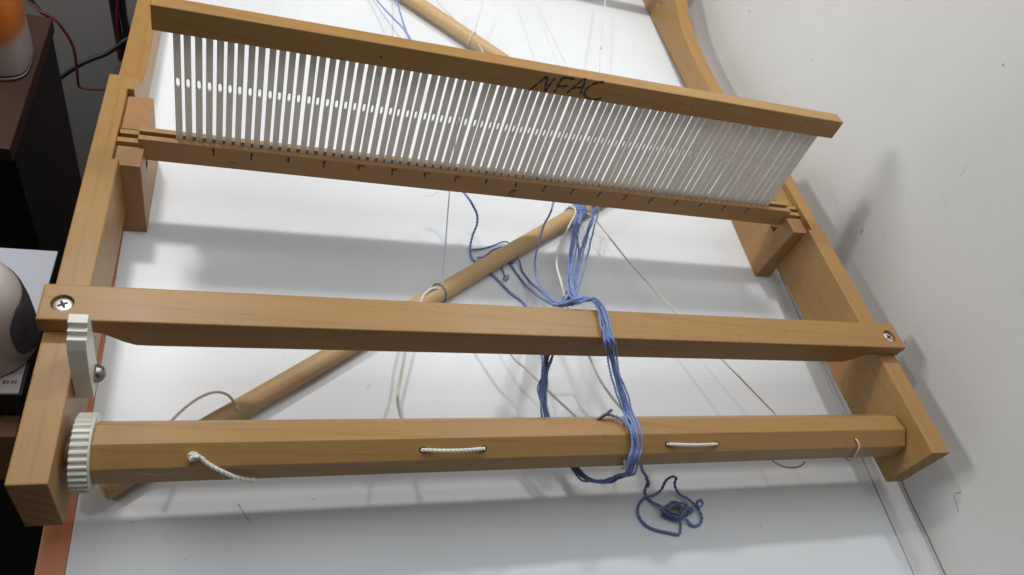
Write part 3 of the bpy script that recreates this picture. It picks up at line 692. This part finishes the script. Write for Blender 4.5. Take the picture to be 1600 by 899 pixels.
# white box with a price label and second bottle
BZ = -5.0
a, b = at(93, 392, BZ), at(30, 617, BZ)
boxo = tag(empty('product_box', (-17, 7, BZ-3)), 'flat white topped black box with a price label beside the loom', 'box')
x1 = (a.x+b.x)/2
v, f = box(x1-7, x1, b.y, a.y, BZ-.5, BZ-.03); bevelled(obj('tray', v, f, blackpl, boxo), .04, 2)
v, f = prism([(x1-6.9, b.y+.03), (b.x-.04, b.y+.03), (a.x-.04, a.y-.02), (x1-6.9, a.y-.02)], BZ-.1, BZ, 'z'); bevelled(obj('white_card', v, f, plain('white_card', (.48, .51, .57), .5, .05, 8), boxo), .01, 1)
q0, q1 = at(-70, 614, BZ+.01), at(34, 585, BZ+.01)
v, f = prism([(q0.x, q0.y), (at(29, 616, BZ+.01).x, q0.y), (q1.x+.03, q1.y), (q0.x, q1.y)], BZ+.004, BZ+.014, 'z'); lab = obj('price_label', v, f, plain('label_paper', (.66, .62, .62), .6, .03), boxo)
fc = bpy.data.curves.new('price', 'FONT'); fc.body = '$9.99'; fc.size = .15*S; fc.extrude = .0001
fo = bpy.data.objects.new('price_tmp', fc); COL.objects.link(fo); bpy.context.view_layer.update()
tm = bpy.data.meshes.new_from_object(fo.evaluated_get(bpy.context.evaluated_depsgraph_get())); bpy.data.objects.remove(fo)
tm.materials.clear(); tm.materials.append(ink); to = bpy.data.objects.new('price_text', tm); COL.objects.link(to); to.parent = lab
tp = at(3, 600, BZ+.02); to.location = W(tp)-boxo.location
v, f = box(x1-6.8, x1-.15, b.y+.15, a.y-.1, -32, BZ-.5); obj('box_body', v, f, blackpl, boxo)
prof2 = [(.05, 0), (.90, 0), (.96, .05), (1, .16), (1, .9), (.99, 1.6), (.95, 2.1), (.87, 2.5), (.74, 2.85), (.56, 3.1), (.4, 3.22), (.35, 3.3), (.35, 3.9), (.32, 3.95)]
c = at(60, 508, BZ); RB = 1.3
o, bo = squircle_bottle('squeeze_bottle', (c.x-RB*.88, c.y-RB*.47, BZ+.002), prof2, RB, RB, 1.0, plain('milky_plastic', (.62, .60, .57), .35, .06, 20), 'white plastic bottle with a dark label next to the beam end')
v = []; f = []; n = 16; zs = [.25+.165*i for i in range(13)]
for z in zs:
    m_ = 1-abs((z-1.28)/1.0)**4*.35
    for i in range(n):
        q = .55+(-1.2*m_+2.0*i/(n-1))
        rz_ = next(ra+(rb-ra)*(z-za)/(zb-za) for (ra, za), (rb, zb) in zip(prof2, prof2[1:]) if za <= z <= zb and zb > za)
        v.append((RB*1.02*rz_*math.cos(q), RB*1.02*rz_*math.sin(q), z))
for k in range(len(zs)-1):
    for i in range(n-1): f.append((k*n+i, k*n+i+1, (k+1)*n+i+1, (k+1)*n+i))
lb2 = obj('dark_label', v, f, plain('charcoal_label', (.10, .105, .135), .5, .35, 60), o, True, local=True)
random.seed(9)
for k in range(5):      # rows of small pale print running up the label
    q = -.4+.15*k; z0 = .45+.1*random.random(); z1 = z0+random.uniform(.4, .9)
    v = [(RB*1.026*math.cos(q+d), RB*1.026*math.sin(q+d), z) for z in (z0, z1) for d in (-.006, .006)]
    obj('print_line', v, [(0, 1, 3, 2)], plain('grey_print', (.2, .2, .22), .6), lb2, local=True)
# wooden crate below
a = at(30, 657, -6.5)
cr = tag(empty('wooden_crate', (a.x-3, a.y, -10)), 'small brown wooden crate in the dark at the lower left', 'crate')
v, f = box(a.x-6, a.x, a.y-.5, a.y, -9.6, -6.5); bevelled(obj('front_board', v, f, cratewood, cr), .05, 2)
v, f = box(a.x-.5, a.x-.02, a.y+.01, a.y+2.5, -9.6, -6.55); bevelled(obj('side_board', v, f, cratewood, cr), .05, 2)
v, f = box(a.x-6, a.x-.5, a.y+.01, a.y+2.5, -9.6, -9.2); obj('bottom_board', v, f, cratewood, cr)
# cables in front of the back panel
def cable(uv, y, r, m, label):
    pts = []
    for q in uv:
        u, v = q[0], q[1]; yy = q[2] if len(q) > 2 else y
        d = RC @ Vector(((u-800)/FPX, -(v-449.5)/FPX, -1)); c = CT; pts.append(c+d*((yy-c.y)/d.y))
    yarn('cable', sweep(catmull(pts, .4), r, 8), m, label, 'cable')
cable([(32, -25, 29), (44, 0, 29), (60, 16, 28.5), (82, 27, 28), (100, 48, 28), (114, 72, 28), (119, 100, 28), (122, 130, 28), (126, 137, 28), (145, 140, 28), (175, 140, 28)], 28, .07, cable_r, 'thin red cable drooping behind the dark cabinet')
cable([(38, -25, 29), (50, 2, 29), (66, 20, 28.6), (80, 27, 28.2)], 28, .1, cable_b, 'black cable lying along the red one at the cabinet corner')
cable([(75, 135, 30), (100, 118, 30), (120, 104, 30), (145, 92, 30), (165, 85, 30), (185, 72, 30), (200, 60, 30)], 30, .12, cable_b, 'thin black cable rising to the right behind the cabinet')
cable([(174, -25, 31), (176, 0, 31), (180, 25, 31), (186, 60, 31), (190, 90, 31)], 31, .22, cable_b, 'thick black cable hanging left of the loom rail')
cable([(187, -25, 31), (190, 0, 31), (193, 25, 31), (197, 45, 31), (200, 80, 31)], 31, .2, cable_b, 'thick black cable closest to the loom rail')
cable([(183, -25, 30.6), (184, 5, 30.6), (183, 35, 30.6), (186, 70, 30.6), (188, 95, 30.6)], 31, .08, cable_r, 'red cable hanging between the two thick black ones')
